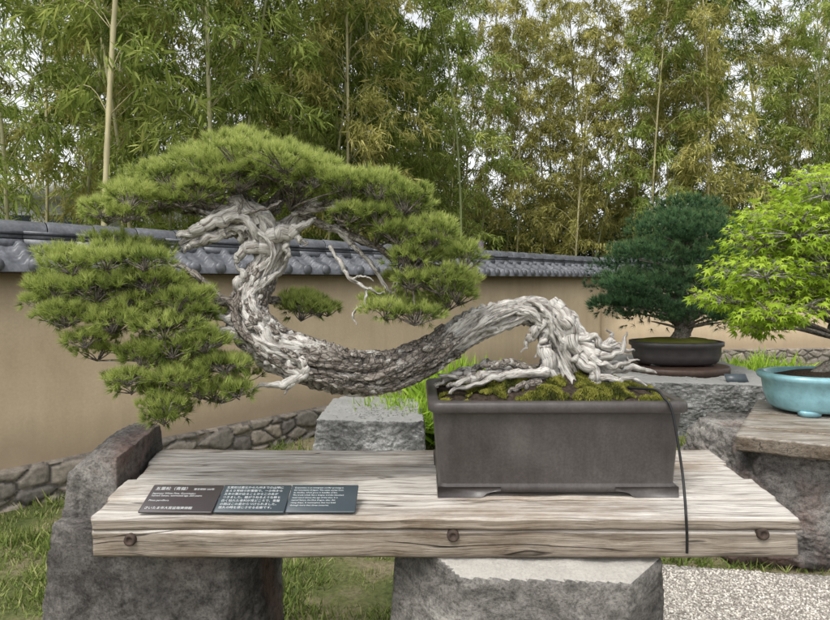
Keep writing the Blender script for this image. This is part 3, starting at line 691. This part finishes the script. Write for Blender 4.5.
for nm,(D0,offs,lst) in PADS.items():
    sc_=SC()
    for (a,b,rx,rz) in lst:
        for k,of in enumerate(offs):
            D=D0+of+rng.normal(0,.012); c=m(a+rng.normal(0,5),b+rng.normal(0,4)-(3 if of>0 else -2),D)
            R=(rx*D/F*.95,rx*D/F*.75,rz*D/F*.9)
            nt_=int(26+rx*rz*.11)
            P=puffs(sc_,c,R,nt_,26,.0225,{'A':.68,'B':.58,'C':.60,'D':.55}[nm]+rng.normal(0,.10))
            allc.setdefault(nm,[]).append(c)
            for q in P[::5]:
                mid=(c-[0,0,R[2]*.8]+q)/2+rng.normal(0,.004,3); pp=crom([c-[0,0,R[2]*.9],mid,q],6)
                tube(br,pp,np.linspace(.0018,.0009,6),4,0,1,0,0,.2)
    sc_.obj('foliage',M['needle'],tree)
anch={'A':[m(250,208,1.63),m(215,212,1.60),m(175,200,1.60),m(290,210,1.62)],'B':[m(340,225,1.61),m(375,245,1.6),m(405,262,1.59)],'C':[m(185,295,1.52),m(195,350,1.51),m(140,288,1.51),m(165,362,1.5)],'D':[m(280,301,1.67)]}
for nm,cs in allc.items():
    for c in cs:
        a=min(anch[nm],key=lambda q:np.linalg.norm(q-c)); mid=(a+c)/2+rng.normal(0,.012,3)-np.array([0,0,.01])
        tube(br,crom([a,mid,c-[0,0,.02]],14),np.linspace(.0042,.0016,14),6,.2,1,1,0,.25)
br.obj('branch',M['bark'],tree,True)
mb=MB(); K=[m(628,388,1.60),m(655,390,1.53),m(664,398,1.498),m(670,405,1.482),m(675,425,1.47),m(682,470,1.44),m(685,500,1.40),m(686,516,1.374),m(687,535,1.373),m(687,553,1.373)]
tube(mb,crom(K,60),np.full(60,.0034),8)
info(mb.obj('cable',M['black'],None),"thin black cord hanging over the pot rim and table edge",'cable')
# ------------------------------------------------------------ rocks and plants in the middle distance
rock('boulder',(-.30,4.25,.23),(.35,.36,.26),21,M['rockB'],"flat grey boulder beside the green fern clumps",extra=12,rough=.02,cut=(.86,1.03))
rock('boulder',(2.72,6.25,.22),(.78,.85,.265),25,M['rockB'],"broad flat grey boulder carrying a dark pine bonsai",extra=12,rough=.03,cut=(.88,1.05))
rock('boulder',(2.13,3.22,.285),(.57,.36,.30),31,M['rockA'],"rough angular boulder under a small timber table",extra=14,rough=.03,cut=(.82,1.0))
rock('boulder',(2.35,3.35,.49),(.36,.32,.10),33,M['rockA'],"stone spacer block beneath the small timber table",extra=6,rough=.01,hi=False)
def fern(c,n,h,lab,spread=.16,bend=1.0):
    s=SC();P=np.array(c)+np.clip(rng.normal(0,1,(n,3)),-1.8,1.8)*[spread*.35,spread*.3,0]
    D=rng.normal(0,.6*bend,(n,3));D[:,2]=rng.uniform(.4,1.2,n)
    T=[(-.022,0,0),(.022,0,0),(.027,.35,.02),(-.027,.35,.02),(.020,.7,-.08),(-.020,.7,-.08),(0,1,-.28)]
    s.add(T,[(0,1,2,3),(3,2,4,5),(5,4,6)],P,D,rng.normal(size=(n,3))*[1,1,.2],rng.uniform(.4,1.,n)*h,np.clip(rng.normal(.5,.2,n),0,1),.5)
    o=s.obj('fern_plant',M['fern']); info(o,lab,'plant')
fern((-.12,4.40,.34),1500,.26,"bright green fern clump draped over the boulder edge",.40,1.3)
fern((.36,4.9,.1),1800,.74,"tall bright green fern clump beside the plaster wall",.40,.8)
for c,n,h in (((3.9,7.6,0),900,.5),((4.6,7.8,0),900,.55),((3.0,7.9,0),700,.4),((4.3,6.6,0),800,.35)):
    fern(c,n,h,"low bright green ground plant beside the boulders",.7,1.2)
# ------------------------------------------------------------ dark pine on boulder
b0=np.array([2.66,6.12,.49])
mb=MB(); loftpot(mb,tuple(b0),.52,.40,.1,[(.03,-.02),(.0,-.02),(-.0,.035),(.01,.045),(.06,.05)],2.0)
info(mb.obj('round_stand',M['stand'],None),"dark round wooden turntable stand on the boulder",'stand')
dp=empty('bonsai_pot',tuple(b0+[-.0,0,.05]),"dark brown oval bonsai pot on a round stand",'pot')
mb=MB(); loftpot(mb,tuple(b0+[.0,0,.065]),.46,.30,.1,[(.10,0),(.08,.0),(.05,.03),(.03,.09),(.025,.17),(.0,.185),(.0,.225),(.03,.23),(.04,.20)],2.4)
mb.obj('pot_body',M['darkpot'],dp)
mb=MB(); loftpot(mb,tuple(b0+[.0,0,.265]),.425,.265,.1,[(.0,0),(.02,.02),(.12,.05),(.2,.06)],2.4); mb.obj('soil',M['moss'],dp)
for sx in(-1,1):
    for sy in (-1,1):
        mb=MB(); loftpot(mb,tuple(b0+[sx*.26,sy*.13,.048]),.06,.04,.01,[(.01,0),(.005,0),(0,.02),(0,.03)],3); mb.obj('foot',M['darkpot'],dp)
dt=empty('bonsai_pine_tree',tuple(b0+[.05,0,.27]),"dense dark green domed pine bonsai in an oval pot",'bonsai tree')
tb_=MB()
def wl(tgt,pts,seed,n=40,seg=10):
    S=crom(np.array(pts),n); tube(tgt,S[:,:3],S[:,3],seg,.25,1.2,seed,5,.1,.25)
wl(tb_,[(2.66,6.12,.74,.12),(2.70,6.1,.85,.085),(2.78,6.1,1.0,.07),(2.74,6.1,1.2,.06),(2.64,6.1,1.45,.045),(2.7,6.1,1.75,.025),(2.72,6.1,1.95,.01)],1)
DPU=[(692,214,32,13),(664,230,38,18),(712,232,34,20),(632,256,36,18),(675,256,44,22),(718,260,32,20),(614,284,26,15),(650,286,40,20),(702,290,42,20),(736,296,20,16),(608,302,20,9),(650,308,38,12),(700,312,36,12),(690,238,34,18),(740,312,16,11),(676,275,40,20),(628,296,26,12)]
sc_=SC()
for (a,b,rx,rz) in DPU:
    for of in (-.40,-.15,.15,.4):
        D=6.1+of+rng.normal(0,.03); k=1-abs(of)*.35; cx=675+(a-675)*k; c=m(cx+rng.normal(0,5),b+rng.normal(0,4)+abs(of)*12,D)
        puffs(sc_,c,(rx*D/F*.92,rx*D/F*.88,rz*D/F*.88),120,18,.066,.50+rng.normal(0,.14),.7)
        wl(tb_,[(2.72,6.1,max(.9,c[2]-.15),.02),((2.72+c[0])/2,(6.1+c[1])/2,c[2]-.06,.014),(c[0],c[1],c[2]-.02,.006)],a*.01,8,5)
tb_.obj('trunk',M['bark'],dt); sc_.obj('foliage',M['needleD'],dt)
mb=MB(); x,y,z=m(737,380,5.55)
v,f=boxv(x-.10,x+.10,y-.004,y+.004,z-.03,z+.05); v=[(a,b+(c-z)*.9,c) for a,b,c in v]; mb.add(v,f)
v,f=boxv(x-.008,x+.008,y+.012,y+.022,.42,z+.0); mb.add(v,f)
info(mb.obj('plant_label',M['plateB'],None,False),"small tilted grey label plate on the boulder",'sign')
# ------------------------------------------------------------ right table, blue pot, maple
t2=empty('wooden_table',(2.3,3.2,.59),"small weathered plank table resting on a boulder",'table')
mb=MB()
for i in range(5):
    y0=i*.21
    board(mb,lambda y:.0+.12*y,lambda y:1.5,y0+.004,y0+.206,.575,.65+(0,.003,-.002,.001,0)[i],40+i,.005,.007,80)
ca,sa=math.cos(math.radians(-28)),math.sin(math.radians(-28))
mb.v=[(1.55+x*ca-y*sa,2.90+x*sa+y*ca,z) for x,y,z in mb.v]
mb.obj('tabletop',M['wood2'],t2,True)
bp0=np.array([2.42,3.42,.652])
bp=empty('bonsai_pot',tuple(bp0),"pale blue glazed oval bonsai pot on the plank table",'pot')
mb=MB(); loftpot(mb,tuple(bp0+[0,0,.02]),.43,.25,.1,[(.09,0),(.07,.0),(.05,.02),(.03,.08),(.02,.155),(.0,.17),(-.005,.185),(.0,.20),(.02,.205),(.035,.2),(.04,.17)],2.6)
mb.obj('pot_body',M['bluepot'],bp)
mb=MB(); loftpot(mb,tuple(bp0+[0,0,.185]),.385,.205,.1,[(.0,0),(.02,.015),(.12,.045),(.18,.055)],2.4); mb.obj('soil',M['soil'],bp)
for sx in(-1,1):
    for sy in (-1,1):
        mb=MB(); loftpot(mb,tuple(bp0+[sx*.25,sy*.12,0]),.06,.04,.01,[(.01,0),(.005,0),(0,.02),(0,.03)],3); mb.obj('foot',M['bluepot'],bp)
mt_=empty('maple_bonsai_tree',tuple(bp0+[.02,0,.22]),"bright yellow-green maple bonsai in a blue glazed pot",'bonsai tree')
tb_=MB(); X0,Y0=2.46,3.42
wl(tb_,[(X0,Y0,.86,.09),(X0-.02,Y0,.98,.06),(X0-.05,Y0,1.15,.05),(X0,Y0,1.4,.035),(X0-.02,Y0,1.7,.02),(X0,Y0,1.95,.008)],2)
for ex,ez in ((-.25,1.0),(.2,1.05)): wl(tb_,[(X0,Y0,.92,.05),(X0+ex*.5,Y0-.03,.90,.04),(X0+ex,Y0-.05,.86,.02)],3,14,7)
star=[]
for a,r in [(-78,.45),(-60,.24),(-42,.80),(-20,.34),(0,1.0),(20,.34),(42,.80),(60,.24),(78,.45)]:
    star.append((math.sin(math.radians(a))*r,math.cos(math.radians(a))*r,-.12*r*r))
LV=[(0,0,0)]+star; LF=[(0,i+1,i+2) for i in range(8)]
sc_=SC()
MP=[(-.30,1.84,.24,.12),(-.10,1.96,.26,.11),(-.46,1.64,.24,.12),(-.15,1.70,.30,.14),(-.60,1.44,.22,.10),(-.30,1.48,.28,.12),(-.0,1.5,.3,.14),(-.64,1.26,.2,.07),(-.40,1.32,.24,.08),(.2,1.8,.28,.13),(.3,1.5,.3,.14),(.15,1.28,.3,.1),(.45,1.6,.22,.12),(-.14,1.36,.2,.08),(.1,2.0,.2,.08),(-.50,1.20,.14,.05),(-.36,1.74,.22,.1)]
for dx,z,r,h in MP:
    for oy in (-.2,.0,.2):
        c=np.array([X0+dx*(1 if oy==0 else .92)+rng.normal(0,.03),Y0+oy+rng.normal(0,.03),z+rng.normal(0,.03)]); n=150
        d=rng.normal(size=(n,3)); d/=np.linalg.norm(d,axis=1)[:,None]
        P=c+d*np.array([r,r*.8,h])*rng.uniform(.55,1.1,n)[:,None]
        D=d*[1,1,.3]+rng.normal(0,.35,(n,3))-[0,0,.45]
        S=np.cross(D,np.array([0,0,1.])+rng.normal(0,.4,(n,3)))
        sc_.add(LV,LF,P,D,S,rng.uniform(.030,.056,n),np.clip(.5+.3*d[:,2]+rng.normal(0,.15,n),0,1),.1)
        wl(tb_,[(X0,Y0,max(1.05,z-.2),.014),(X0+dx*.5,Y0+oy*.5,z-.08,.009),(c[0],c[1],c[2]-.02,.003)],dx*9,9,5)
        for q in P[::6]: tube(tb_,crom([c-[0,0,.03],(c+q)/2,q],4),np.linspace(.003,.0012,4),4)
tb_.obj('trunk',M['bark'],mt_); sc_.obj('foliage',M['maple'],mt_)
# ------------------------------------------------------------ bamboo grove
LT=[(0,0,0),(.075,.3,.01),(.05,.7,-.03),(0,1,-.1),(-.05,.7,-.03),(-.075,.3,.01)];LTF=[(0,1,2,3,4,5)]
def bamboo(seed,H,low,mat,lean):
    r=np.random.default_rng(seed); cu=MB(); lf=SC()
    def cp(z): u=z/H; return np.array([lean*u*u*H*.16,lean*.3*math.sin(u*3),z*(1-.04*u*u)])
    n=int(H/.11); zs=np.linspace(-.05,H,n); Pp=np.array([cp(z) for z in zs]); R=np.interp(zs,[0,H*.6,H],[.024,.018,.004])
    R=R*(1+np.where(np.arange(n)%3==0,.16,0)); tube(cu,Pp,R,7)
    z=low
    while z<H-.1:
        for b in range(r.integers(2,4)):
            a=r.uniform(0,2*math.pi); u=(z-low)/(H-low); L=r.uniform(.55,1.25)*(1.1-.5*u)*(.6+.4*min(1,u*5))
            d=np.array([math.cos(a),math.sin(a),0]); p0=cp(z); bt=r.normal(.5,.16)
            K=[p0,p0+d*L*.35+[0,0,L*.35],p0+d*L*.75+[0,0,L*.42],p0+d*L+[0,0,L*.2]]
            B=crom(K,9); tube(cu,B,np.linspace(.006,.0018,9),3)
            for q in range(int(9+L*10)):
                t=r.uniform(.3,1.0); i=min(int(t*8),7); base=B[i]+(B[i+1]-B[i])*(t*8-i)
                tip=base+r.normal(0,.11,3)+np.array([0,0,-.05])
                nl=r.integers(6,10); P=base+(tip-base)*r.uniform(.2,1,(nl,1))+r.normal(0,.012,(nl,3))
                D=d*.5+r.normal(0,.55,(nl,3))+np.array([0,0,-.45])
                lf.add(LT,LTF,P,D,np.cross(D,[0,0,1.])+r.normal(0,.35,(nl,3)),r.uniform(.10,.18,nl),np.clip(bt+r.normal(0,.10)+r.normal(0,.12,nl),0,1))
        z+=r.uniform(.22,.36)
    e=bpy.data.objects.new('bamboo',None); COL.objects.link(e); e.empty_display_size=.2
    c=cu.obj('trunk',M['culm'],e); l=lf.obj('crown',M[mat],e)
    return e,c,l
VAR=[bamboo(100+i,H,lo,mt,ln) for i,(H,lo,mt,ln) in enumerate([(8.5,1.9,'bambooA',.5),(9.5,2.6,'bambooA',-.4),(7.5,1.5,'bambooA',.8),(9.0,2.2,'bambooB',.4),(8.2,1.7,'bambooB',-.7),(6.5,1.6,'bambooA',-.9)])]
used=set()
def place(vi,x,y,rot,sc,tx,ty):
    e,c,l=VAR[vi]
    if vi not in used: used.add(vi); E=e
    else:
        E=e.copy(); COL.objects.link(E)
        for ch in (c,l):
            q=ch.copy(); COL.objects.link(q); q.parent=E
    E.location=(x,y,0); E.rotation_euler=(tx,ty,rot); E.scale=(sc,sc,sc)
    yel=vi in (3,4)
    info(E,"tall bamboo with yellowish leaves behind the wall" if yel else "tall green bamboo with arching leafy branches behind the wall",'bamboo',group='bamboo grove behind the wall')
pr=random.Random(5)
for row,off in enumerate((1.5,2.6,3.8,5.2,6.8,8.6)):
    sv=-2.2
    while sv<9.5:
        q=A0+dv*(sv+pr.uniform(-.3,.3))+nv*(off+pr.uniform(-.35,.35))
        sv+=(1.2,1.05,1.0,1.05,1.15,1.3)[row]
        if abs(q[0]/max(q[1],.1))>.85: continue
        px=415+600*q[0]/q[1]
        if px<100 and (row<1 or pr.random()<.3): continue
        if 485<px<520 and pr.random()<.6: continue
        place(pr.choice([0,1,2,5,0,2,3]),q[0],q[1],pr.uniform(0,6.28),pr.uniform(.85,1.15),pr.uniform(-.05,.05),pr.uniform(-.10,.10))
for row,off in enumerate((.9,2.2,3.6,5.0)):
    x=(2.9,2.2,1.6,1.2)[row]
    while x<12.5:
        y=10.2+off+pr.uniform(-.4,.4); xx=x+pr.uniform(-.3,.3); x+=(1.1,1.05,1.1,1.15)[row]
        if 650<415+600*xx/y<695 and pr.random()<.45: continue
        if xx/y>.8: continue
        place(pr.choice([3,4,3,4,1,0]),xx,y,pr.uniform(0,6.28),pr.uniform(.85,1.1),pr.uniform(-.05,.05),pr.uniform(-.14,.14))
s=SC()
def thick(n,x0,x1,y0,y1,z0,z1):
    P=np.stack([rng.uniform(x0,x1,n),rng.uniform(y0,y1,n),rng.uniform(0,1,n)],1)
    top=np.array([z0+(z1-z0)*(.55+.6*mn.noise(Vector((p[0]*.5,p[1]*.3,0)))+.25*mn.noise(Vector((p[0]*1.7,p[1],4)))) for p in P])
    P[:,2]=z0+(top-z0)*P[:,2]**.8
    D=rng.normal(size=(n,3))-[0,0,.3]
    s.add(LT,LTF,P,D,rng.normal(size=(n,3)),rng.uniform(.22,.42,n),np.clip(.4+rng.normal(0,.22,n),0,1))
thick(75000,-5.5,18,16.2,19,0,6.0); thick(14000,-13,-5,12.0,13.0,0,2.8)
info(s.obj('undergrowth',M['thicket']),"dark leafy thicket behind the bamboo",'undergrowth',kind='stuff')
bd=empty('building',(-10,16,0),"pale low building with window bands beyond the bamboo",'building')
mb=MB(); v,f=boxv(-18,-7.1,13.9,20,0,3.25); mb.add(v,f); v,f=boxv(-18.4,-6.8,13.5,20.4,3.25,3.7); mb.add(v,f); mb.obj('wall',M['white'],bd,False)
for i in range(6):
    mb=MB(); v,f=boxv(-17+i*1.7,-15.7+i*1.7,13.86,13.95,1.2,2.9); mb.add(v,f); mb.obj('window',M['glass'],bd,False)
mb=MB(); x,y,z=m(480,240,9.2); tube(mb,np.array([(x,y,0),(x,y,1.0),(x,y,1.98),(x,y,2.0)]),[.055,.055,.055,.03],12)
info(mb.obj('post',M['postm'],None),"slim grey-purple post standing behind the wall",'post')
# ------------------------------------------------------------ light
w=bpy.data.worlds.new("World"); scene.world=w; w.use_nodes=True; nt=w.node_tree
bg=nt.nodes['Background']; sky=nt.nodes.new('ShaderNodeTexSky'); sky.sky_type='NISHITA'; sky.sun_disc=False
el,az=math.radians(58),math.radians(-150)
sky.sun_elevation=el; sky.sun_rotation=az; sky.dust_density=3.5; sky.air_density=1.0; sky.ozone_density=1.0
hs=nt.nodes.new('ShaderNodeHueSaturation'); hs.inputs['Saturation'].default_value=.12; hs.inputs['Value'].default_value=2.05
nt.links.new(sky.outputs[0],hs.inputs['Color']); nt.links.new(hs.outputs[0],bg.inputs[0]); bg.inputs[1].default_value=.15
sun=bpy.data.lights.new('sun','SUN'); sun.energy=1.5; sun.angle=math.radians(11); sun.color=(1,.95,.87)
so=bpy.data.objects.new('sun',sun); COL.objects.link(so)
sd=Vector((math.sin(az)*math.cos(el),math.cos(az)*math.cos(el),math.sin(el)))
so.rotation_euler=sd.to_track_quat('Z','Y').to_euler()
cam=bpy.data.cameras.new('camera'); cam.lens=36*F/830; cam.sensor_width=36; cam.shift_y=-30/830; cam.clip_end=600; cam.clip_start=.05
cobj=bpy.data.objects.new('camera',cam); COL.objects.link(cobj); cobj.location=(0,0,EYE); cobj.rotation_euler=(math.pi/2,0,0)
scene.camera=cobj
scene.view_settings.view_transform='Standard'; scene.view_settings.look='None'; scene.view_settings.exposure=0
